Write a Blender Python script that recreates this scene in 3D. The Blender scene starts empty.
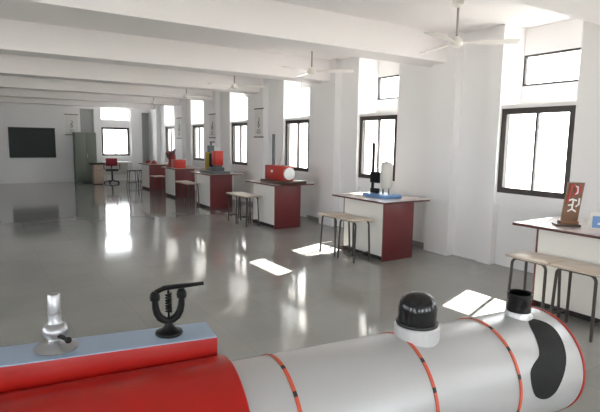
import bpy, bmesh, math, random
from mathutils import Vector, Matrix
from mathutils.geometry import delaunay_2d_cdt
random.seed(4)
S = bpy.context.scene
C = S.collection
PI = math.pi
rad = math.radians

# ------------------------------------------------------------------ materials
def mat(name, col, rough=.6, metal=0., spec=.5, coat=0., var=0., vscale=8., bump=0., bscale=40.):
    m = bpy.data.materials.new(name); m.use_nodes = True
    nt = m.node_tree; b = nt.nodes['Principled BSDF']
    b.inputs['Base Color'].default_value = (*col, 1)
    b.inputs['Roughness'].default_value = rough
    b.inputs['Metallic'].default_value = metal
    b.inputs['Specular IOR Level'].default_value = spec
    if coat:
        b.inputs['Coat Weight'].default_value = coat
        b.inputs['Coat Roughness'].default_value = .08
    if var or bump:
        tc = nt.nodes.new('ShaderNodeTexCoord')
    if var:
        n = nt.nodes.new('ShaderNodeTexNoise'); n.inputs['Scale'].default_value = vscale
        n.inputs['Detail'].default_value = 5
        r = nt.nodes.new('ShaderNodeMix'); r.data_type = 'RGBA'
        r.inputs[6].default_value = (*[c * (1 - var) for c in col], 1)
        r.inputs[7].default_value = (*[min(1, c * (1 + var)) for c in col], 1)
        nt.links.new(tc.outputs['Object'], n.inputs['Vector'])
        nt.links.new(n.outputs['Fac'], r.inputs[0])
        nt.links.new(r.outputs[2], b.inputs['Base Color'])
    if bump:
        n2 = nt.nodes.new('ShaderNodeTexNoise'); n2.inputs['Scale'].default_value = bscale
        bp = nt.nodes.new('ShaderNodeBump'); bp.inputs['Strength'].default_value = bump
        bp.inputs['Distance'].default_value = .01
        nt.links.new(tc.outputs['Object'], n2.inputs['Vector'])
        nt.links.new(n2.outputs['Fac'], bp.inputs['Height'])
        nt.links.new(bp.outputs['Normal'], b.inputs['Normal'])
    return m

M = dict(
    wall=mat('wall_paint', (.835, .828, .832), .55, var=.02, vscale=1.5),
    ceil=mat('ceiling_paint', (.845, .82, .82), .7, var=.03, vscale=1.0),
    ground=mat('outdoor_concrete', (.50, .48, .45), .8, var=.1, vscale=.6),
    skirt=mat('skirting_stone', (.25, .25, .24), .3),
    dark=mat('window_frame_paint', (.045, .036, .033), .45),
    white=mat('white_paint', (.82, .82, .80), .4),
    lam=mat('white_laminate', (.80, .78, .74), .35, var=.02, vscale=3),
    maroon=mat('maroon_laminate', (.145, .026, .028), .34, var=.06, vscale=4),
    edge=mat('table_edge', (.105, .032, .028), .4),
    ttop=mat('table_top', (.62, .55, .52), .22, var=.05, vscale=5),
    kick=mat('toe_kick', (.02, .018, .017), .6),
    seat=mat('stool_seat', (.52, .43, .35), .3, var=.06, vscale=6),
    tube=mat('stool_tube', (.06, .05, .045), .35, metal=.4),
    board=mat('chalkboard', (.012, .022, .018), .5, var=.2, vscale=3),
    bframe=mat('board_frame', (.03, .03, .028), .5),
    cup=mat('cupboard_paint', (.17, .19, .155), .45, var=.04, vscale=3),
    steel=mat('steel', (.55, .55, .55), .3, metal=.9),
    fan=mat('fan_enamel', (.80, .78, .74), .35),
    paper=mat('chart_paper', (.74, .74, .71), .6),
    ink=mat('chart_ink', (.10, .10, .10), .6),
    black=mat('black_gloss', (.006, .006, .007), .16, spec=.45),
    blackm=mat('black_matte', (.008, .008, .009), .55, spec=.25),
    cast=mat('cast_black', (.0035, .0035, .004), .4, spec=.22),
    silver=mat('silver_paint', (.475, .475, .48), .36, metal=.25, var=.03, vscale=9),
    silver2=mat('silver_collar', (.62, .62, .63), .35, metal=.35),
    orange=mat('band_orange', (.58, .095, .045), .5),
    bline=mat('band_black', (.02, .015, .015), .5),
    red=mat('engine_red', (.36, .009, .006), .28, spec=.35, coat=.08),
    blue=mat('pale_blue_paint', (.32, .41, .54), .45, var=.05, vscale=9),
    chrome=mat('chrome', (.42, .42, .43), .34, metal=.85),
    wood=mat('wood_brown', (.17, .07, .025), .4, var=.2, vscale=12),
    dwood=mat('wood_dark', (.055, .025, .016), .4),
    pale=mat('wood_pale', (.42, .31, .24), .5, var=.08, vscale=9),
    tblue=mat('tray_blue', (.13, .26, .50), .4),
    redp=mat('red_plastic', (.46, .04, .032), .45),
    redb=mat('red_bright', (.62, .05, .035), .4),
    redd=mat('red_dull', (.30, .035, .03), .5),
    yellow=mat('yellow_paint', (.45, .30, .03), .45),
    grey=mat('grey_paint', (.14, .15, .16), .45),
    lgrey=mat('light_grey_paint', (.64, .62, .58), .35),
    fabric=mat('red_fabric', (.22, .012, .025), .8),
    dgrey=mat('door_grey', (.36, .37, .36), .5),
    thin_rod=mat('thin_rod_paint', (.36, .32, .31), .5),
)

def glass_mat():
    m = bpy.data.materials.new('window_glass'); m.use_nodes = True
    nt = m.node_tree; nt.nodes.clear()
    o = nt.nodes.new('ShaderNodeOutputMaterial'); mx = nt.nodes.new('ShaderNodeMixShader')
    t = nt.nodes.new('ShaderNodeBsdfTransparent'); g = nt.nodes.new('ShaderNodeBsdfGlossy')
    t.inputs['Color'].default_value = (.95, .96, .96, 1)
    g.inputs['Roughness'].default_value = .03
    mx.inputs[0].default_value = .06
    nt.links.new(t.outputs[0], mx.inputs[1]); nt.links.new(g.outputs[0], mx.inputs[2])
    nt.links.new(mx.outputs[0], o.inputs[0])
    return m
M['glass'] = glass_mat()

def floor_mat():
    m = bpy.data.materials.new('polished_stone_tiles'); m.use_nodes = True
    nt = m.node_tree; b = nt.nodes['Principled BSDF']; L = nt.links.new
    tc = nt.nodes.new('ShaderNodeTexCoord')
    br = nt.nodes.new('ShaderNodeTexBrick'); br.offset = 0; br.squash = 1
    br.inputs['Scale'].default_value = 1
    br.inputs['Brick Width'].default_value = .56; br.inputs['Row Height'].default_value = .56
    br.inputs['Mortar Size'].default_value = .003
    br.inputs['Color1'].default_value = (.285, .288, .275, 1)
    br.inputs['Color2'].default_value = (.305, .305, .292, 1)
    br.inputs['Mortar'].default_value = (.25, .25, .24, 1)
    L(tc.outputs['Object'], br.inputs['Vector'])
    n = nt.nodes.new('ShaderNodeTexNoise'); n.inputs['Scale'].default_value = 1.6; n.inputs['Detail'].default_value = 7
    L(tc.outputs['Object'], n.inputs['Vector'])
    mx = nt.nodes.new('ShaderNodeMix'); mx.data_type = 'RGBA'; mx.blend_type = 'MULTIPLY'
    mx.inputs[0].default_value = .5
    rp = nt.nodes.new('ShaderNodeValToRGB')
    rp.color_ramp.elements[0].color = (.62, .62, .62, 1); rp.color_ramp.elements[1].color = (1.1, 1.1, 1.08, 1)
    L(n.outputs['Fac'], rp.inputs[0])
    L(br.outputs['Color'], mx.inputs[6]); L(rp.outputs[0], mx.inputs[7]); L(mx.outputs[2], b.inputs['Base Color'])
    rr = nt.nodes.new('ShaderNodeMapRange'); rr.inputs[3].default_value = .06; rr.inputs[4].default_value = .12
    L(n.outputs['Fac'], rr.inputs[0]); L(rr.outputs[0], b.inputs['Roughness'])
    b.inputs['Specular IOR Level'].default_value = .55
    n3 = nt.nodes.new('ShaderNodeTexNoise'); n3.inputs['Scale'].default_value = 5
    bp = nt.nodes.new('ShaderNodeBump'); bp.inputs['Strength'].default_value = .03; bp.inputs['Distance'].default_value = .01
    L(tc.outputs['Object'], n3.inputs['Vector']); L(n3.outputs['Fac'], bp.inputs['Height']); L(bp.outputs['Normal'], b.inputs['Normal'])
    return m
M['floor'] = floor_mat()

# ------------------------------------------------------------------ mesh builder
class MB:
    def __init__(s): s.bm = bmesh.new(); s.mi = 0
    def faces(s, vs, fs, smooth=False, mi=None):
        V = [s.bm.verts.new(v) for v in vs]
        for f in fs:
            try:
                F = s.bm.faces.new([V[i] for i in f]); F.smooth = smooth; F.material_index = s.mi if mi is None else mi
            except ValueError: pass
        return s
    def box(s, x0, x1, y0, y1, z0, z1):
        v = [(x, y, z) for z in (z0, z1) for y in (y0, y1) for x in (x0, x1)]
        return s.faces(v, [(0, 2, 3, 1), (4, 5, 7, 6), (0, 1, 5, 4), (2, 6, 7, 3), (0, 4, 6, 2), (1, 3, 7, 5)])
    def bbox(s, x0, x1, y0, y1, z0, z1, b=.006):
        t = bmesh.new(); bmesh.ops.create_cube(t, size=1)
        for v in t.verts:
            v.co = Vector((x0 + (v.co.x + .5) * (x1 - x0), y0 + (v.co.y + .5) * (y1 - y0), z0 + (v.co.z + .5) * (z1 - z0)))
        bmesh.ops.bevel(t, geom=t.edges[:], offset=b, segments=2, affect='EDGES', profile=.5)
        t.verts.index_update()
        s.faces([v.co.copy() for v in t.verts], [[v.index for v in f.verts] for f in t.faces]); t.free()
        return s
    def prism(s, poly, z0, z1):
        n = len(poly)
        v = [(x, y, z0) for x, y in poly] + [(x, y, z1) for x, y in poly]
        f = [tuple(range(n))[::-1], tuple(range(n, 2 * n))] + [(i, (i + 1) % n, n + (i + 1) % n, n + i) for i in range(n)]
        return s.faces(v, f)
    def lathe(s, prof, n=32, o=(0, 0, 0), ax=(0, 0, 1), smooth=True, closed=False):
        q = Vector((0, 0, 1)).rotation_difference(Vector(ax)); o = Vector(o); V = []; F = []
        for r, z in prof:
            for i in range(n):
                a = 2 * PI * i / n
                V.append(o + q @ Vector((r * math.cos(a), r * math.sin(a), z)))
        k = len(prof)
        for j in range(k - 1 if not closed else k):
            for i in range(n):
                a, b2 = j * n + i, j * n + (i + 1) % n; jj = (j + 1) % k
                F.append((a, b2, jj * n + (i + 1) % n, jj * n + i))
        if not closed:
            if prof[0][0] > 1e-6: F.append(tuple(range(n))[::-1])
            if prof[-1][0] > 1e-6: F.append(tuple(range((k - 1) * n, k * n)))
        return s.faces(V, F, smooth)
    def cyl(s, p, q, r, n=16, r2=None):
        p = Vector(p); q = Vector(q); d = q - p; L = d.length
        return s.lathe([(r, 0), (r if r2 is None else r2, L)], n, p, d / L)
    def tube(s, pts, r, n=10, closed=False):
        P = [Vector(p) for p in pts]; V = []; F = []; m = len(P)
        up = None
        for i, p in enumerate(P):
            if closed: d = P[(i + 1) % m] - P[i - 1]
            else: d = P[min(i + 1, m - 1)] - P[max(i - 1, 0)]
            d.normalize()
            if up is None:
                up = Vector((0, 0, 1)) if abs(d.z) < .9 else Vector((1, 0, 0))
            u = (up - d * up.dot(d)).normalized(); w = d.cross(u); up = u
            rr = r[i] if isinstance(r, (list, tuple)) else r
            for k in range(n):
                a = 2 * PI * k / n; V.append(p + u * (rr * math.cos(a)) + w * (rr * math.sin(a)))
        for i in range(m if closed else m - 1):
            for k in range(n):
                j = (i + 1) % m
                F.append((i * n + k, i * n + (k + 1) % n, j * n + (k + 1) % n, j * n + k))
        if not closed: F += [tuple(range(n))[::-1], tuple(range((m - 1) * n, m * n))]
        return s.faces(V, F, True)
    def ball(s, o, r, sc=(1, 1, 1), n=20):
        pr = [(max(0, math.sin(PI * i / n)), -math.cos(PI * i / n)) for i in range(n + 1)]
        V = []; F = []; k = 24
        for a, z in pr:
            for i in range(k):
                t = 2 * PI * i / k
                V.append((o[0] + r * sc[0] * a * math.cos(t), o[1] + r * sc[1] * a * math.sin(t), o[2] + r * sc[2] * z))
        for j in range(n):
            for i in range(k): F.append((j * k + i, j * k + (i + 1) % k, (j + 1) * k + (i + 1) % k, (j + 1) * k + i))
        return s.faces(V, F, True)
    def build(s, name, m, parent=None, sharp=40):
        bmesh.ops.remove_doubles(s.bm, verts=s.bm.verts[:], dist=1e-6)
        bmesh.ops.recalc_face_normals(s.bm, faces=s.bm.faces[:])
        me = bpy.data.meshes.new(name); s.bm.to_mesh(me); s.bm.free()
        for x in (m if isinstance(m, (list, tuple)) else [m]): me.materials.append(x)
        try: me.set_sharp_from_angle(angle=rad(sharp))
        except Exception: pass
        o = bpy.data.objects.new(name, me); C.objects.link(o)
        if parent: o.parent = parent
        return o

def tag(o, label=None, cat=None, group=None, kind=None):
    if label: o['label'] = label
    if cat: o['category'] = cat
    if group: o['group'] = group
    if kind: o['kind'] = kind
    return o
def thing(name, loc, label, cat, rz=0, group=None):
    o = bpy.data.objects.new(name, None); C.objects.link(o); o.empty_display_size = .1
    o.location = loc; o.rotation_euler = (0, 0, rz)
    return tag(o, label, cat, group)
def struct_empty(name, loc, rz=0):
    o = bpy.data.objects.new(name, None); C.objects.link(o); o.location = loc; o.rotation_euler = (0, 0, rz)
    return tag(o, kind='structure')
def struct(name, mb, m):
    o = mb.build(name, m)
    return tag(o, kind='structure')
def dup(root, loc, label, rz=None):
    r = root.copy(); C.objects.link(r); r.location = loc; r['label'] = label
    if rz is not None: r.rotation_euler = (0, 0, rz)
    for ch in list(root.children):
        c = ch.copy(); C.objects.link(c); c.parent = r
        for g in list(ch.children):
            d = g.copy(); C.objects.link(d); d.parent = c
    return r

# ------------------------------------------------------------------ hall dimensions
B = 2.777
XL, XR, YB, YF, ZC = -5.2, 5.70, -4.6, 19.91, 3.12
XO = 6.17
ZBEAM = 2.737
WW, ZB, ZT = .955, .979, 2.064
DY = {0: 0, 1: .09, 2: -.12, 3: -.09, 4: .05, 5: 0, -1: 0, -2: 0}
def wy(k): return 3.075 + k * B + DY[k]
def FL(k): return (2.375, 2.775) if k < 2 else (2.16, 2.80)
KS = list(range(-2, 6))

struct('floor', MB().box(XL - .4, 6.3, YB - .3, YF + .4, -.12, 0), M['floor'])
struct('ground', MB().box(XO + .1, 70, -50, 70, -.3, -.12).box(-70, XL - .41, -50, 70, -.3, -.12).box(XL - .41, XO + .1, -50, YB - .31, -.3, -.12), M['ground'])
# unseen slab on posts, added to keep sun off the far windows
w = MB().box(7.4, 10.8, 9.25, 23, 4.25, 4.45)
for x, y in ((7.6, 10.3), (7.6, 13.6), (10.5, 14.0), (10.5, 19.0)): w.box(x - .12, x + .12, y - .12, y + .12, -.12, 4.25)
struct('added_sun_blocker', w, M['wall'])
struct('ceiling', MB().box(XL - .4, 6.3, YB - .3, YF + .4, ZC, ZC + .15), M['ceil'])

# beams across the hall and the columns that carry them
for k in range(-3, 6):
    y0 = 4.86 + k * B
    if y0 < YB: continue
    struct('beam', MB().box(XL, XR + .02, y0, y0 + .44, ZBEAM, ZC + .01), M['ceil'])
for k in range(-3, 6):
    y0 = 4.68 + k * B
    if y0 < YB: continue
    struct('column', MB().box(5.56, XR + .04, y0, y0 + .44, 0, ZC), M['wall'])

# right wall, pierced by the windows
w = MB()
edges = []
for k in KS:
    a, b = wy(k), wy(k) + WW
    edges.append((a, b))
    w.box(5.77, XO, a, b, 0, .81)
    w.box(XR, XO, a, b, .81, ZB)
    w.box(XR, XO, a, b, ZT, 2.11)
    # recessed fanlight wall
    z0, z1 = FL(k)
    w.box(XO - .07, XO + .08, a - .03, b + .03, 2.05, z0)
    w.box(XO - .07, XO + .08, a - .03, b + .03, z1, ZC)
prev = YB - .3
for a, b in edges + [(YF + .3, None)]:
    w.box(XR, XO, prev, a, 0, ZC)
    if b is not None:
        w.box(5.655, XR, b, b + .21, 0, ZC)       # jamb pier beside each window
        prev = b
struct('wall_right', w, M['wall'])
w = MB()
for k in range(0, 6):
    c0 = 4.68 + k * B
    b = wy(k) + WW + .21
    a2 = wy(k + 1) if k < 5 else YF
    w.box(XR - .012, XR + .001, c0 + .44, a2, 0, .075)
struct('baseboard_right', w, M['skirt'])

# windows -------------------------------------------------------------
wn = [0]
def window(loc, rz, W, H, fr=.072, dep=.07, m=None, mull=True):
    """local x along the wall, y towards outdoors, origin at bottom centre"""
    wn[0] += 1
    r = struct_empty('window_%d' % wn[0], loc, rz)
    m = m or M['dark']; h = W / 2
    f = MB()
    f.box(-h, h, 0, dep, 0, fr).box(-h, h, 0, dep, H - fr, H).box(-h, -h + fr, 0, dep, fr, H - fr).box(h - fr, h, 0, dep, fr, H - fr)
    f.build('window_frame', m, r)
    if mull:
        MB().box(-.014, .014, .012, dep - .012, fr, H - fr).build('mullion', m, r)
        for x0, x1, y in ((-h + fr, -.014, .03), (.014, h - fr, .04)):
            MB().box(x0, x1, y, y + .005, fr, H - fr).build('pane', M['glass'], r)
    else:
        MB().box(-h + fr, h - fr, dep * .5, dep * .5 + .005, fr, H - fr).build('pane', M['glass'], r)
    return r
for k in KS:
    a = wy(k); b = a + WW
    window((XR + .015, (a + b) / 2, ZB), -PI / 2, WW, ZT - ZB)
for k in KS:
    f0 = wy(k); f1 = f0 + WW
    window((XO - .06, (f0 + f1) / 2, FL(k)[0]), -PI / 2, f1 - f0, FL(k)[1] - FL(k)[0], .026, .05, M['dark'] if k in (0, 1) else M['white'], False)

# far wall ------------------------------------------------------------
w = MB()
def fw(x0, x1, z0, z1, y=YF): w.box(x0, x1, y, YF + .3, z0, z1)
fw(XL - .2, 3.14, 0, ZC)
fw(3.14, 3.62, 0, 2.70, YF + .27); fw(3.14, 3.62, 2.70, ZC)
fw(3.62, 3.87, 0, ZC); fw(4.90, 5.36, 0, ZC)
fw(3.87, 4.90, 0, .96); fw(3.87, 4.90, 2.04, 2.31); fw(3.87, 4.90, 2.78, ZC)
fw(5.36, XR, 0, 2.65, YF + .27); fw(5.36, XR, 2.65, ZC)
w.box(4.95, 5.36, YF - .10, YF + .01, 0, ZC)
struct('wall_far', w, M['wall'])
window((4.385, YF + .04, .96), 0, 1.03, 1.08)
window((4.385, YF + .12, 2.31), 0, 1.03, .47, .03, .05, M['white'], False)
struct('baseboard_far', MB().box(XL, 3.14, YF - .012, YF + .001, 0, .07), M['wall'])
for i, (x0, x1, z1) in enumerate(((3.14, 3.62, 2.70), (5.36, XR, 2.65))):
    d = struct('door_%d' % (i + 1), MB().box(x0, x1, YF + .20, YF + .26, 0, z1), M['dgrey'])
    MB().cyl((x0 + .07, YF + .17, 1.0), (x0 + .07, YF + .17, 1.14), .010, 8).box(x0 + .062, x0 + .078, YF + .17, YF + .20, 1.01, 1.025).box(x0 + .062, x0 + .078, YF + .17, YF + .20, 1.115, 1.13).build('door_handle', M['steel'], d)
struct('trim_1', MB().box(3.80, 4.95, YF - .05, YF + .001, .90, .94), M['wall'])

# left wall and wall behind the camera, both with wide windows --------------
w = MB()
prev = YB - .3
lw = [(3.0 + k * B - .35, 3.0 + k * B + 1.35) for k in range(-2, 3)]
for a, b in lw:
    w.box(XL - .25, XL, prev, a, 0, ZC); w.box(XL - .25, XL, a, b, 0, .95); w.box(XL - .25, XL, a, b, 2.6, ZC); prev = b
w.box(XL - .25, XL, prev, YF + .3, 0, ZC)
struct('wall_left', w, M['wall'])
for a, b in lw: window((XL - .06, (a + b) / 2, .95), PI / 2, b - a, 1.65)
w = MB(); prev = XL - .2
bw = [(-4.2, -2.4), (-1.6, .2), (1.0, 2.8), (3.5, 5.0)]
for a, b in bw:
    w.box(prev, a, YB - .25, YB, 0, ZC); w.box(a, b, YB - .25, YB, 0, .95); w.box(a, b, YB - .25, YB, 2.6, ZC); prev = b
w.box(prev, XO, YB - .25, YB, 0, ZC)
struct('wall_back', w, M['wall'])
for a, b in bw: window(((a + b) / 2, YB - .06, .95), PI, b - a, 1.65)

# slim upright grey rod at the second column's far edge
struct('trim_2', MB().cyl((5.675, 7.93, 0), (5.675, 7.93, 2.73), .014, 10), M['thin_rod'])

# ------------------------------------------------------------------ ceiling fans
def make_fan(loc, label):
    t = thing('ceiling_fan', loc, label, 'ceiling fan', rad(-30), 'ceiling fans along the window side')
    MB().lathe([(.0, .435), (.06, .435), (.055, .385), (.02, .36), (.0, .36)], 20).build('canopy', M['fan'], t)
    MB().cyl((0, 0, .05), (0, 0, .38), .012, 10).build('rod', M['thin_rod'], t)
    MB().lathe([(0, -.05), (.03, -.05), (.065, -.03), (.072, 0), (.065, .025), (.035, .05), (.02, .065), (0, .065)], 24).build('motor', M['fan'], t)
    for i in range(3):
        a = 2 * PI * i / 3 + rad(-14)
        m = MB(); q = Matrix.Rotation(a, 3, 'Z')
        P = [(.05, -.022), (.20, -.03), (.24, -.062), (.62, -.066), (.64, -.05), (.64, .05), (.62, .066), (.24, .062), (.20, .03), (.05, .022)]
        V = [q @ Vector((x, y, dz - y * .16)) for dz in (-.004, .004) for x, y in P]
        n = len(P)
        m.faces(V, [tuple(range(n))[::-1], tuple(range(n, 2 * n))] + [(i2, (i2 + 1) % n, n + (i2 + 1) % n, n + i2) for i2 in range(n)])
        m.build('blade', M['fan'], t)
    return t
fy = lambda k: 3.70 + k * B
fan = make_fan((4.37, fy(0), 2.685), 'white ceiling fan nearest the camera, hanging in front of the first window')
for k, lb in ((1, 'white ceiling fan, second from the camera, behind the nearest full-width beam'),
              (2, 'white ceiling fan, third from the camera, above the table with the red machine'),
              (3, 'small distant white ceiling fan, fourth from the camera'),
              (4, 'tiny white ceiling fan furthest away, close to the far wall')):
    dup(fan, (4.37, fy(k), 2.685), lb)

# ------------------------------------------------------------------ benches (lab tables)
def make_table(loc, label):
    t = thing('lab_table', loc, label, 'table', 0, 'lab tables along the window wall')
    MB().box(.02, .55, .02, .86, .07, .79).build('cabinet_body', M['lam'], t)
    MB().box(0, .02, .022, .858, .07, .79).build('front_panel', M['lam'], t)
    p = MB().bbox(0, .56, 0, .022, 0, .79, .002).build('side_panel', M['maroon'], t); tag(p, 'maroon end panel')
    p = MB().bbox(0, .56, .858, .88, 0, .79, .002).build('side_panel', M['maroon'], t); tag(p, 'maroon end panel')
    MB().box(.06, .48, .022, .858, 0, .07).build('toe_kick', M['kick'], t)
    tp = MB().bbox(-.045, .83, -.045, 1.12, .793, .817, .003)
    tp.build('edge_band', M['edge'], t)
    MB().box(-.042, .827, -.042, 1.117, .815, .821).build('table_top', M['ttop'], t)
    return t
TX = [(4.56, 1.86), (4.49, 4.86), (4.45, 7.72), (4.42, 10.68), (4.43, 13.17), (4.43, 15.65)]
TL = ['white-fronted lab table at the right edge, carrying the wooden plaque',
      'white and maroon lab table carrying the blue tray apparatus',
      'white and maroon lab table carrying the wide red machine',
      'white and maroon lab table carrying the yellow, black and red model',
      'maroon-ended lab table carrying the dull red pump model and red box',
      'furthest maroon-ended lab table with two small red jars on top']
tab = make_table((*TX[0], 0), TL[0])
for xy, lb in zip(TX[1:], TL[1:]): dup(tab, (*xy, 0), lb)

# ------------------------------------------------------------------ stools
def upts(y0, y1, x, h, lean):
    r = .055; P = [(x - lean, y0 - .012, 0)]
    for i in range(7):
        a = PI - i * PI / 12
        P.append((x, y0 + r + r * math.cos(a), h - r + r * math.sin(a)))
    for i in range(7):
        a = PI / 2 - i * PI / 12
        P.append((x, y1 - r + r * math.cos(a), h - r + r * math.sin(a)))
    P.append((x - lean, y1 + .012, 0))
    return P
def make_stool(loc, label):
    t = thing('stool', loc, label, 'stool', 0, 'rectangular stools in front of the lab tables')
    H = .58
    MB().bbox(-.17, .17, -.21, .21, H - .022, H, .006).build('seat', M['seat'], t)
    for sx in (-1, 1):
        MB().tube(upts(-.165, .165, sx * .115, H - .030, -.02 * sx), .0135, 10).build('leg_frame', M['tube'], t)
    for sy in (-1, 1): MB().cyl((-.132, sy * .172, .13), (.132, sy * .172, .13), .008, 8).build('stretcher', M['tube'], t)
    return t
SP = [((4.27, 2.55), 'light-topped tube-leg stool nearest the camera, under the left end of the plaque table'),
      ((4.27, 2.12), 'tube-leg stool at the right edge of the frame, in front of the plaque table'),
      ((4.24, 5.60), 'left one of the two stools at the blue tray table'),
      ((4.24, 5.17), 'right one of the two stools at the blue tray table'),
      ((4.22, 8.33), 'right one of the two stools beside the red machine table'),
      ((4.22, 8.77), 'left one of the two stools beside the red machine table'),
      ((4.2, 11.35), 'stool just left of the table with the yellow, black and red model'),
      ((4.2, 11.90), 'stool in front of the maroon end of the red pump table, further left'),
      ((4.2, 13.95), 'distant stool in front of the furthest lab table end')]
st = make_stool((*SP[0][0], 0), SP[0][1])
for xy, lb in SP[1:]: dup(st, (*xy, 0), lb)
def make_dstool(loc, label):
    t = thing('stool', loc, label, 'stool', 0, 'dark stools by the far corner')
    MB().bbox(-.16, .16, -.16, .16, .53, .555, .006).build('seat', M['blackm'], t)
    for sx in (-1, 1):
        for sy in (-1, 1):
            MB().cyl((sx * .16, sy * .16, 0), (sx * .12, sy * .12, .53), .013, 10).build('leg', M['tube'], t)
    for sx in (-1, 1):
        MB().cyl((sx * .15, -.15, .14), (sx * .15, .15, .14), .008, 8).build('stretcher', M['tube'], t)
        MB().cyl((-.15, sx * .15, .14), (.15, sx * .15, .14), .008, 8).build('stretcher', M['tube'], t)
    return t
ds = make_dstool((4.28, 17.15, 0), 'dark stool in the far corner, left one of the pair before the white column')
dup(ds, (4.68, 17.2, 0), 'dark stool in the far corner, right one of the pair, close to the furthest table')

# ------------------------------------------------------------------ far end furniture
t = thing('chalkboard', (1.545, YF, .90), 'dark green chalkboard on the far wall', 'chalkboard')
MB().box(-.70, .70, -.02, 0, .03, 1.03).build('writing_surface', M['board'], t)
f = MB().box(-.73, .73, -.03, 0, 0, .03).box(-.73, .73, -.03, 0, 1.03, 1.06).box(-.73, -.70, -.03, 0, .03, 1.03).box(.70, .73, -.03, 0, .03, 1.03)
f.build('frame', M['bframe'], t)
MB().box(-.70, .70, -.08, -.03, .0, .014).build('chalk_tray', M['bframe'], t)

t = thing('cupboard', (3.18, 19.42, 0), 'grey-green steel cupboard against the far wall', 'cupboard')
MB().bbox(-.36, .36, -.22, .24, .05, 1.82, .006).build('body', M['cup'], t)
for sx in (-1, 1):
    d = MB().bbox(min(sx * .004, sx * .35), max(sx * .004, sx * .35), -.24, -.22, .09, 1.79, .004).build('door', M['cup'], t)
    if sx > 0: MB().cyl((.04, -.262, .92), (.04, -.262, 1.06), .010, 8).box(.032, .048, -.262, -.24, .93, .945).box(.032, .048, -.262, -.24, 1.035, 1.05).build('handle', M['steel'], d)
for sx in (-.33, .33):
    for sy in (-.19, .2): MB().box(sx - .025, sx + .025, sy - .025, sy + .025, 0, .055).build('leg', M['cup'], t)

t = thing('pedestal_cabinet', (3.42, 18.55, 0), 'small pale wooden cabinet with black top beside the cupboard', 'cabinet')
MB().bbox(-.15, .17, -.2, .2, .03, .70, .005).build('body', M['pale'], t)
MB().bbox(-.24, .24, -.24, .24, .70, .76, .005).build('top', M['blackm'], t)
d = MB().bbox(-.14, .16, -.215, -.2, .06, .45, .003).build('door', M['pale'], t)
MB().box(.10, .115, -.232, -.215, .30, .38).build('handle', M['steel'], d)
d = MB().bbox(-.14, .16, -.215, -.2, .47, .68, .003).build('drawer', M['pale'], t)
MB().box(-.04, .06, -.23, -.215, .57, .585).build('handle', M['steel'], d)
MB().box(-.13, .15, -.17, .18, 0, .03).build('plinth', M['kick'], t)

t = thing('desk', (4.35, 19.48, 0), 'white-topped narrow desk below the far wall window', 'desk')
MB().bbox(-.55, .45, -.25, .25, .72, .75, .004).build('desk_top', M['white'], t)
for sx in (-.50, .40):
    for sy in (-.2, .2): MB().box(sx - .018, sx + .018, sy - .018, sy + .018, 0, .72).build('leg', M['lgrey'], t)
MB().box(-.48, .38, .18, .2, .25, .70).build('modesty_panel', M['lgrey'], t)

t = thing('office_chair', (3.96, 18.75, 0), 'red-backed office swivel chair at the far desk', 'chair', rad(170))
MB().bbox(-.22, .22, -.21, .21, .45, .52, .03).build('seat', M['blackm'], t)
b = MB().bbox(-.20, .20, -.25, -.20, .62, .90, .022).build('backrest', M['fabric'], t); tag(b, 'dark red fabric backrest')
MB().tube([(0, -.05, .47), (0, -.22, .47), (0, -.265, .52), (0, -.26, .70)], .02, 8).build('back_bar', M['blackm'], t)
for sx in (-1, 1):
    MB().tube([(sx * .2, .02, .50), (sx * .27, .02, .52), (sx * .27, .03, .66), (sx * .27, -.12, .68), (sx * .27, .14, .68)], .014, 8).build('armrest', M['blackm'], t)
MB().cyl((0, 0, .09), (0, 0, .46), .028, 12).build('gas_column', M['blackm'], t)
for i in range(5):
    a = 2 * PI * i / 5
    l = MB().tube([(0, 0, .10), (.27 * math.cos(a), .27 * math.sin(a), .065)], [.024, .014], 8).build('base_arm', M['blackm'], t)
    MB().cyl((.27 * math.cos(a), .27 * math.sin(a) - .014, .027), (.27 * math.cos(a), .27 * math.sin(a) + .014, .027), .027, 12).build('caster', M['blackm'], l)

# wall charts ---------------------------------------------------------
def chart(loc, rz, W, H, label, seed):
    t = thing('wall_chart', loc, label, 'wall chart', rz, 'rolled wall charts')
    rnd = random.Random(seed)
    MB().box(-W / 2, W / 2, -.006, -.002, 0, H).build('sheet', M['paper'], t)
    MB().cyl((-W / 2 - .03, -.008, H), (W / 2 + .03, -.008, H), .013, 8).build('rod', M['dark'], t)
    MB().cyl((-W / 2 - .03, -.008, 0), (W / 2 + .03, -.008, 0), .013, 8).build('rod', M['dark'], t)
    m = MB()
    pts = [(.0, .70), (.05, .62), (-.03, .52), (.06, .44), (.0, .34), (-.05, .42), (.03, .56)]
    for (x, z), (x2, z2) in zip(pts, pts[1:]):
        m.tube([(x * W * 2, -.007, z * H), (x2 * W * 2, -.007, z2 * H)], .009, 6)
    for i in range(5):
        z = (.12 + .035 * i) * H; l = rnd.uniform(.3, .7) * W
        m.box(-l / 2, l / 2, -.0075, -.006, z, z + .008)
    m.build('drawing', M['ink'], t)
    return t
XC = 5.553
chart((XC, 10.42, 1.70), -PI / 2, .40, .66, 'white wall chart on the column beside the red machine', 1)
chart((XC, 13.22, 1.68), -PI / 2, .40, .66, 'white wall chart on the column behind the yellow, black and red model', 2)
chart((XC, 16.00, 1.66), -PI / 2, .40, .66, 'white wall chart on the furthest column, above the red pump model', 3)
chart((2.84, YF, 1.73), 0, .42, .74, 'pale wall chart on the far wall above the left side of the cupboard', 4)

# ------------------------------------------------------------------ things on the tables
ZTB = .821
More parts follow.
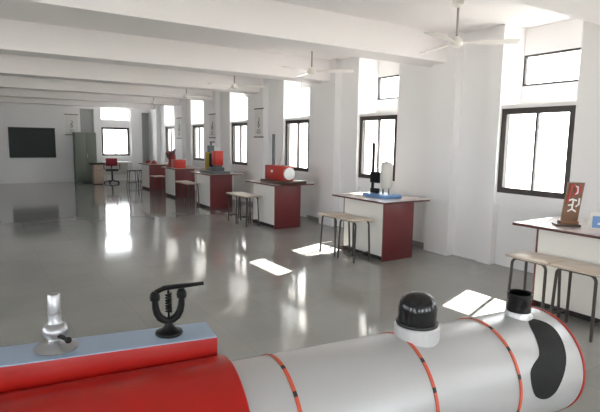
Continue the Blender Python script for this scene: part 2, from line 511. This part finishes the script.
# table 1: plaque and framed picture
t = thing('cutaway_plaque', (4.80, 2.57, ZTB), 'brown wooden plaque with red and white cut-out shapes, leaning upright on the nearest table', 'model', rad(-42))
MB().bbox(-.12, .10, -.06, .09, 0, .022, .004).build('base', M['dwood'], t)
MB().bbox(-.085, .085, -.035, .05, .022, .055, .004).build('foot_block', M['wood'], t)
sh = .06
bd = MB()
V = [(x + z * .11, y + z * .02, z) for z in (.05, .43) for y in (-.012, .012) for x in (-.075, .075)]
bd.faces(V, [(0, 2, 3, 1), (4, 5, 7, 6), (0, 1, 5, 4), (2, 6, 7, 3), (0, 4, 6, 2), (1, 3, 7, 5)])
bd.build('board', M['wood'], t)
def onb(x, z):
    z = z * 1.2 - .01
    return (x + z * .11, -.016 + z * .02, z)
m = MB()
for P in ([(-.05, .20), (-.045, .29), (-.04, .35)], [(-.02, .35), (.01, .30), (-.015, .25)], [(.035, .35), (.05, .31), (.03, .27)]):
    m.tube([onb(*p) for p in P], .010, 8)
m.build('red_shape', M['redp'], t)
m = MB()
for P in ([(-.02, .34), (.02, .33), (.025, .28), (-.01, .27)], [(-.04, .22), (-.01, .23), (.03, .22)], [(0, .23), (.0, .15), (-.035, .13)], [(0, .15), (.04, .13)], [(.05, .24), (.055, .19), (.03, .17)], [(-.04, .18), (.0, .185)]):
    m.tube([onb(*p) for p in P], .008, 8)
m.build('white_shape', M['white'], t)

t = thing('display_board', (4.90, 2.24, ZTB), 'pale display board with a blue panel at the right edge, on the nearest table', 'display board', rad(-48))
MB().bbox(-.17, .17, -.01, .012, .0, .17, .003).build('backing', M['lgrey'], t)
MB().box(-.145, .145, -.014, -.009, .02, .13).build('blue_panel', M['tblue'], t)
MB().box(-.10, .10, -.017, -.013, .05, .07).build('picture_strip', M['white'], t)
MB().bbox(-.12, .12, .01, .07, 0, .02, .003).build('rear_foot', M['lgrey'], t)

# table 2: apparatus on a blue tray
t = thing('tray_apparatus', (4.86, 5.32, ZTB), 'blue tray apparatus with a dark rod and a tall pale cylinder', 'apparatus', rad(0))
MB().bbox(-.17, .17, -.24, .24, 0, .05, .01).build('tray', M['tblue'], t)
MB().cyl((0, .21, .05), (0, .21, .78), .022, 12).build('rod', M['blackm'], t)
MB().bbox(-.04, .04, .06, .23, .20, .36, .008).build('clamp', M['blackm'], t)
MB().bbox(-.03, .03, .08, .23, .05, .12, .006).build('rod_foot', M['blackm'], t)
MB().lathe([(0, .13), (.06, .13), (.082, .145), (.088, .19), (.088, .46), (.075, .50), (.03, .52), (0, .52)], 24, (0, -.08, 0)).build('cylinder', M['lgrey'], t)
MB().cyl((0, -.08, .51), (0, -.08, .58), .012, 8).build('valve_stem', M['steel'], t)
for y in (-.14, -.02): MB().cyl((0, y, .045), (0, y, .16), .012, 8).build('support_leg', M['grey'], t)

# table 3: red machine
t = thing('red_machine', (4.72, 8.00, ZTB), 'wide red machine on a dark baseboard with a tall dark rod', 'machine')
MB().bbox(-.20, .34, -.40, .42, 0, .06, .006).build('baseboard', M['dwood'], t)
MB().bbox(-.10, .12, -.30, .42, .06, .33, .014).build('housing', M['redp'], t)
MB().cyl((.04, .32, .32), (.04, .32, .92), .032, 14).build('column_rod', M['grey'], t)
MB().tube([(.05, .08, .32), (.05, .08, .42), (.05, .03, .48), (.05, .03, .60)], .018, 8).build('feed_pipe', M['lgrey'], t)
MB().lathe([(0, -.03), (.03, -.035), (.055, -.03), (.11, -.02), (.115, 0), (.11, .02), (.055, .03), (.03, .035), (0, .03)], 24, (.0, -.33, .195), (0, -1, 0)).build('hand_wheel', M['white'], t)
MB().ball((-.11, .12, .22), .026).build('gauge', M['white'], t)

# table 4: model with yellow, black and red units
t = thing('pump_model', (4.70, 11.02, ZTB), 'yellow, black and red model with a grey motor on a dark base', 'model')
MB().bbox(-.22, .22, -.36, .46, 0, .06, .006).build('baseboard', M['grey'], t)
MB().bbox(-.12, .12, -.26, .18, .06, .15, .01).build('plinth_block', M['grey'], t)
MB().bbox(-.10, .10, .20, .42, .06, .50, .012).build('yellow_block', M['yellow'], t)
MB().bbox(-.10, .10, -.02, .18, .15, .48, .03).build('black_drum', M['blackm'], t)
MB().cyl((0, .26, .49), (0, .26, .66), .09, 16).cyl((0, .26, .65), (0, .26, .76), .03, 10).box(-.025, .025, .10, .28, .72, .76).build('grey_head', M['grey'], t)
MB().bbox(-.11, .09, -.26, -.03, .20, .54, .012).build('red_box', M['redb'], t)
MB().bbox(-.09, .08, -.22, -.06, .15, .205, .005).build('red_box_foot', M['grey'], t)
MB().lathe([(0, .54), (.045, .54), (.05, .575), (.035, .61), (0, .61)], 14, (0, -.14, 0)).build('white_cap', M['white'], t)

# table 5: dull red pump and red box
t = thing('red_pump', (4.62, 13.98, ZTB), 'dull red pump model with arms and a dark wheel', 'model')
MB().bbox(-.12, .12, -.18, .18, 0, .06, .006).build('base', M['redd'], t)
MB().lathe([(0, .06), (.12, .06), (.10, .17), (.12, .30), (.09, .42), (.03, .46), (0, .46)], 18).build('pump_body', M['redd'], t)
MB().tube([(0, .04, .36), (0, .24, .42), (0, .46, .38)], .045, 10).build('spout', M['redd'], t)
MB().tube([(0, -.05, .36), (0, -.16, .44), (0, -.24, .50)], .04, 10).build('lever', M['grey'], t)
MB().lathe([(.05, -.018), (.09, -.02), (.09, .02), (.05, .018)], 18, (-.13, -.10, .32), (1, 0, 0), closed=True).build('wheel', M['dwood'], t)
t = thing('red_box', (4.62, 13.42, ZTB), 'bright red box beside the dull red pump', 'box')
MB().bbox(-.14, .14, -.20, .20, 0, .20, .01).build('box_body', M['redb'], t)
MB().bbox(-.145, .145, -.205, .205, .20, .235, .01).build('box_lid', M['redb'], t)
# table 6: two caps
def cap(loc, label):
    t = thing('red_jar', loc, label, 'jar', 0, 'small red lidded jars on the furthest table')
    MB().lathe([(0, 0), (.09, 0), (.09, .02), (.075, .03), (.07, .08), (.04, .10), (0, .105)], 20).build('jar_body', M['redd'], t)
    MB().lathe([(0, .105), (.02, .105), (.02, .125), (0, .13)], 12).build('knob', M['blackm'], t)
    return t
c = cap((4.62, 16.45, ZTB), 'small dull red lidded jar on the furthest table, left one of two')
dup(c, (4.70, 16.02, ZTB), 'small dull red lidded jar on the furthest table, right one of two')

# ------------------------------------------------------------------ the boiler in the foreground
AZ = 97.363
q0 = Vector((.7084, 1.2059, 0))
AX = Vector((math.sin(rad(AZ)), math.cos(rad(AZ)), 0))
RZ = math.atan2(AX.y, AX.x)     # local x = along the boiler, local -y = towards the camera
R, ZA = .20, .7523
eng = thing('steam_boiler_model', q0, 'large silver and red steam boiler model in the foreground with black dome and chimney', 'boiler model', RZ)
S0, S1 = -.15, 1.1414
NB = 96
def ring(prof, n=NB): return prof
def xl(prof, n=NB):           # lathe about the boiler axis; prof = (radius, s)
    return MB().lathe(prof, n, (0, 0, ZA), (1, 0, 0))
b = xl([(0, S0), (R, S0), (R, S1 - .012), (R - .004, S1 - .003), (R - .012, S1), (0, S1)]).build('boiler_barrel', M['silver'], eng)
# bands with black dashes
def band(s, wd=.011, phase=0):
    m = MB(); n = 240; V = []; F = []
    prof = [(R - .001, s - wd / 2), (R + .003, s - wd / 2), (R + .003, s + wd / 2), (R - .001, s + wd / 2)]
    for r, x in prof:
        for i in range(n):
            a = 2 * PI * i / n; V.append((x, -r * math.cos(a), ZA + r * math.sin(a)))
    vs = [m.bm.verts.new(v) for v in V]
    for j in range(4):
        jj = (j + 1) % 4
        for i in range(n):
            f = m.bm.faces.new((vs[j * n + i], vs[j * n + (i + 1) % n], vs[jj * n + (i + 1) % n], vs[jj * n + i]))
            f.smooth = True
            if (i + phase) % 18 < 3: f.material_index = 1
    return m.build('orange_band', [M['orange'], M['bline']], eng)
band(0, phase=4); band(.4526, phase=1); band(.8112, phase=6)
m = MB(); m.lathe([(R - .006, S1 - .003), (R + .0015, S1 - .003), (R + .002, S1), (R + .0015, S1 + .004), (R - .006, S1 + .004)], NB, (0, 0, ZA), (1, 0, 0), closed=True)
o = m.build('end_rim', M['redp'], eng); tag(o, 'red end rim')

# black kidney-shaped cut-away
K = [(1.008, 75.3), (1.0418, 73.9), (1.075, 62.9), (1.0772, 48.0), (1.0612, 29.9), (1.0375, 16.1), (1.0066, 2.4), (0.9793, -6.9), (0.9378, -9.9), (0.8869, -3.6), (0.8647, 8.1), (0.8663, 21.0), (0.8924, 28.2), (0.928, 33.8), (0.9453, 40.6), (0.9626, 53.7), (0.9798, 66.2)]
KP = [Vector((s, R * rad(a))) for s, a in K]
bd = []
for i in range(len(KP)):
    p0, p1, p2, p3 = KP[i - 1], KP[i], KP[(i + 1) % len(KP)], KP[(i + 2) % len(KP)]
    for j in range(5):
        u = j / 5
        bd.append(.5 * ((2 * p1) + (p2 - p0) * u + (2 * p0 - 5 * p1 + 4 * p2 - p3) * u * u + (3 * p1 - p0 - 3 * p2 + p3) * u ** 3))
def inside(p, P):
    c = False
    for i in range(len(P)):
        a, b2 = P[i], P[i - 1]
        if (a.y > p.y) != (b2.y > p.y) and p.x < (b2.x - a.x) * (p.y - a.y) / (b2.y - a.y) + a.x: c = not c
    return c
nb = len(bd); pts = list(bd)
for i in range(34):
    for j in range(44):
        p = Vector((.86 + i * .0068, -.04 + j * .0075))
        if inside(p, bd) and min((p - x).length for x in bd) > .004: pts.append(p)
res = delaunay_2d_cdt(pts, [], [list(range(nb))], 1, 1e-6)
vo, fo = res[0], res[2]
def oncyl(p, r):
    a = p.y / R
    return (p.x, -r * math.cos(a), ZA + r * math.sin(a))
m = MB()
vt = [m.bm.verts.new(oncyl(p, R + .0015)) for p in vo]
for f in fo:
    ff = m.bm.faces.new([vt[i] for i in f]); ff.smooth = True
be = [e for e in m.bm.edges if len(e.link_faces) == 1]
ex = bmesh.ops.extrude_edge_only(m.bm, edges=be)
for v in ex['geom']:
    if isinstance(v, bmesh.types.BMVert):
        d = Vector((0, v.co.y, v.co.z - ZA)).normalized(); v.co -= d * .006
o = m.build('cutaway_panel', M['blackm'], eng); tag(o, 'black kidney-shaped cutaway')

# dome
m = MB().lathe([(.076, .165), (.076, .234), (.072, .238), (0, .238)], 48, (.515, -.005, ZA)); m.build('dome_collar', M['silver2'], eng)
d = MB().lathe([(0, .237), (.070, .237), (.072, .243), (.070, .249), (.066, .252), (.065, .262), (.065, .292), (.062, .311), (.054, .328), (.039, .341), (.02, .347), (0, .348)], 48, (.515, -.005, ZA)).build('dome', M['black'], eng)
tag(d, 'glossy black dome')
# chimney
MB().lathe([(.051, .170), (.051, .200), (.047, .214), (.046, .217), (0, .217)], 40, (1.006, -.005, ZA)).build('chimney_collar', M['silver2'], eng)
d = MB().lathe([(.028, .216), (.044, .216), (.043, .262), (.0465, .267), (.047, .286), (.044, .289), (.038, .286), (.037, .220)], 40, (1.006, -.005, ZA), closed=True).build('chimney', M['black'], eng)
tag(d, 'short open black chimney')

# red firebox casing and its raised blue-topped platform
RF, F0, F1 = .2251, -1.05, -.1435
o = xl([(0, F0), (RF, F0), (RF, F1 - .003), (RF - .003, F1), (0, F1)]).build('firebox', M['red'], eng); tag(o, 'glossy red round firebox casing')
PZ0, PZ1 = .93, 1.015
SL = .022
def slope(m):
    for v in m.bm.verts:
        if v.co.z > PZ0 + .02: v.co.z += (-.158 - v.co.x) * SL
    return m
m = slope(MB().bbox(F0 + .01, -.158, .088, .222, PZ0 - .06, PZ1, .002)); o = m.build('platform', M['red'], eng); tag(o, 'raised red platform')
o = slope(MB().box(F0 + .012, -.159, .0895, .2205, PZ1 - .001, PZ1 + .003)).build('platform_top', M['blue'], eng); tag(o, 'pale blue platform top')
PT = PZ1 + .003
# chrome valve
cx, cy = -.592, .165
PT += .43 * SL
MB().lathe([(0, 0), (.056, 0), (.057, .004), (.050, .009), (.030, .014), (.020, .020), (.016, .028), (.016, .036), (0, .036)], 36, (cx, cy, PT)).build('valve_flange', M['chrome'], eng)
v = MB().ball((cx, cy, PT + .050), .033, (1, 1, .82)).build('valve_body', M['chrome'], eng)
MB().lathe([(.020, .070), (.0165, .078), (.0165, .100), (.0175, .101), (.0175, .104), (.0165, .105), (.0165, .150), (.014, .154), (0, .154)], 24, (cx, cy, PT)).build('valve_spindle', M['chrome'], eng)
MB().cyl((cx + .005, cy - .024, PT + .044), (cx + .030, cy - .042, PT + .034), .006, 10).ball((cx + .031, cy - .043, PT + .033), .009).build('valve_lever', M['blackm'], v)
# black safety valve with lyre yoke
lx, ly = -.287, .160
PT -= .30 * SL
MB().lathe([(0, 0), (.039, 0), (.041, .004), (.039, .009), (.030, .012), (.019, .019), (.012, .030), (.011, .038), (.011, .046), (0, .048)], 36, (lx, ly, PT)).build('safety_valve_base', M['cast'], eng)
PT += .007
yk = MB()
for sx in (-1, 1):
    P = []; Rr = []
    for x, z, r in ((.0, .034, .010), (.012, .037, .0115), (.025, .046, .0118), (.034, .062, .0112), (.038, .080, .0104), (.039, .098, .0092), (.039, .112, .010)):
        P.append((lx + sx * x, ly, PT + z)); Rr.append(r)
    yk.tube(P, Rr, 12)
    yk.lathe([(0, .100), (.014, .102), (.0155, .112), (.0135, .122), (.008, .129), (0, .130)], 16, (lx + sx * .039, ly, PT))
yk.build('lyre_yoke', M['cast'], eng)
sp = MB(); P = []
for i in range(97):
    a = i / 96 * 2 * PI * 7; P.append((lx + .0075 * math.cos(a), ly + .0075 * math.sin(a), PT + .060 + .058 * i / 96))
sp.tube(P, .0032, 6); sp.cyl((lx, ly, PT + .038), (lx, ly, PT + .128), .0035, 10)
sp.build('spring', M['cast'], eng)
lv = MB(); P = [(-.045, .120), (-.034, .127), (-.012, .136), (.02, .137), (.06, .137), (.106, .138)]
lv.tube([(lx + x, ly, PT + z) for x, z in P], [.006, .0075, .008, .0075, .007, .006], 8)
lv.build('lever', M['cast'], eng)
# cradles and legs below the frame
for s in (-.75, .25, .95):
    rr = RF if s < F1 else R
    m = MB(); n = 24
    prof = [(math.cos(a) * (rr - .002), ZA + math.sin(a) * (rr - .002)) for a in [PI + PI / 5 + (PI - 2 * PI / 5) * i / n for i in range(n + 1)]]
    prof += [(prof[-1][0], ZA - .30), (prof[0][0], ZA - .30)]
    k = len(prof)
    V = [(s + dx, yy, zz) for dx in (-.03, .03) for yy, zz in prof]
    m.faces(V, [tuple(range(k))[::-1], tuple(range(k, 2 * k))] + [(i, (i + 1) % k, k + (i + 1) % k, k + i) for i in range(k)])
    m.build('cradle', M['grey'], eng)
m = MB()
for sy in (-1, 1): m.box(-.95, 1.08, sy * .15 - .025, sy * .15 + .025, ZA - .35, ZA - .30)
for s in (-.92, 1.05): m.box(s - .025, s + .025, -.15, .15, ZA - .35, ZA - .30)
for s in (-.75, .25, .95): m.box(s - .03, s + .03, -.15, .15, ZA - .35, ZA - .299)
m.build('stand_frame', M['grey'], eng)
for s in (-.92, 1.05):
    for sy in (-1, 1): MB().box(s - .025, s + .025, sy * .15 - .025, sy * .15 + .025, 0, ZA - .35).build('leg', M['grey'], eng)

# ------------------------------------------------------------------ light
W = bpy.data.worlds.new('World'); S.world = W; W.use_nodes = True
bg = W.node_tree.nodes['Background']; bg.inputs[0].default_value = (.93, .97, 1, 1); bg.inputs[1].default_value = 6.5
sd = Vector((-1.2, -.42, -1)).normalized()
L = bpy.data.lights.new('sun', 'SUN'); L.energy = 40; L.angle = rad(.6); L.color = (1, .95, .86)
o = bpy.data.objects.new('sun', L); C.objects.link(o); o.rotation_euler = sd.to_track_quat('-Z', 'Y').to_euler()
def portal(loc, rot, sx, sy):
    L = bpy.data.lights.new('window_portal', 'AREA'); L.shape = 'RECTANGLE'; L.size = sx; L.size_y = sy
    L.cycles.is_portal = True
    o = bpy.data.objects.new('window_portal', L); C.objects.link(o); o.location = loc; o.rotation_euler = rot
for a, b in lw: portal((XL - .27, (a + b) / 2, 1.775), (PI / 2, 0, -PI / 2), b - a, 1.65)
for a, b in bw: portal(((a + b) / 2, YB - .27, 1.775), (PI / 2, 0, 0), b - a, 1.65)
for k in KS:
    portal((XO + .10, wy(k) + WW / 2, 1.90), (PI / 2, 0, PI / 2), WW, 1.9)
portal((4.385, YF + .31, 1.87), (PI / 2, 0, PI), 1.03, 1.85)

# ------------------------------------------------------------------ camera
cam = bpy.data.cameras.new('camera'); co = bpy.data.objects.new('camera', cam); C.objects.link(co)
cam.sensor_fit = 'HORIZONTAL'; cam.sensor_width = 36; cam.lens = 491.16 / 600 * 36
cam.clip_start = .05
yaw, pit, rol = rad(32.9155), rad(7.4357), rad(.8783)
fwv = Vector((math.sin(yaw) * math.cos(pit), math.cos(yaw) * math.cos(pit), -math.sin(pit)))
rt = Vector((math.cos(yaw), -math.sin(yaw), 0)); up = rt.cross(fwv)
r2 = rt * math.cos(rol) + up * math.sin(rol); u2 = -rt * math.sin(rol) + up * math.cos(rol)
Mx = Matrix(((r2.x, u2.x, -fwv.x, 0), (r2.y, u2.y, -fwv.y, 0), (r2.z, u2.z, -fwv.z, 1.6), (0, 0, 0, 1)))
co.matrix_world = Mx
S.camera = co
vs = S.view_settings
S.display_settings.display_device = 'sRGB'
vs.view_transform = 'Standard'; vs.look = 'None'; vs.exposure = .75; vs.gamma = 1; vs.use_curve_mapping = False
S.cycles.use_denoising = True
S.cycles.max_bounces = 12; S.cycles.diffuse_bounces = 8; S.cycles.transparent_max_bounces = 16
S.cycles.sample_clamp_indirect = 10
S.cycles.caustics_reflective = False
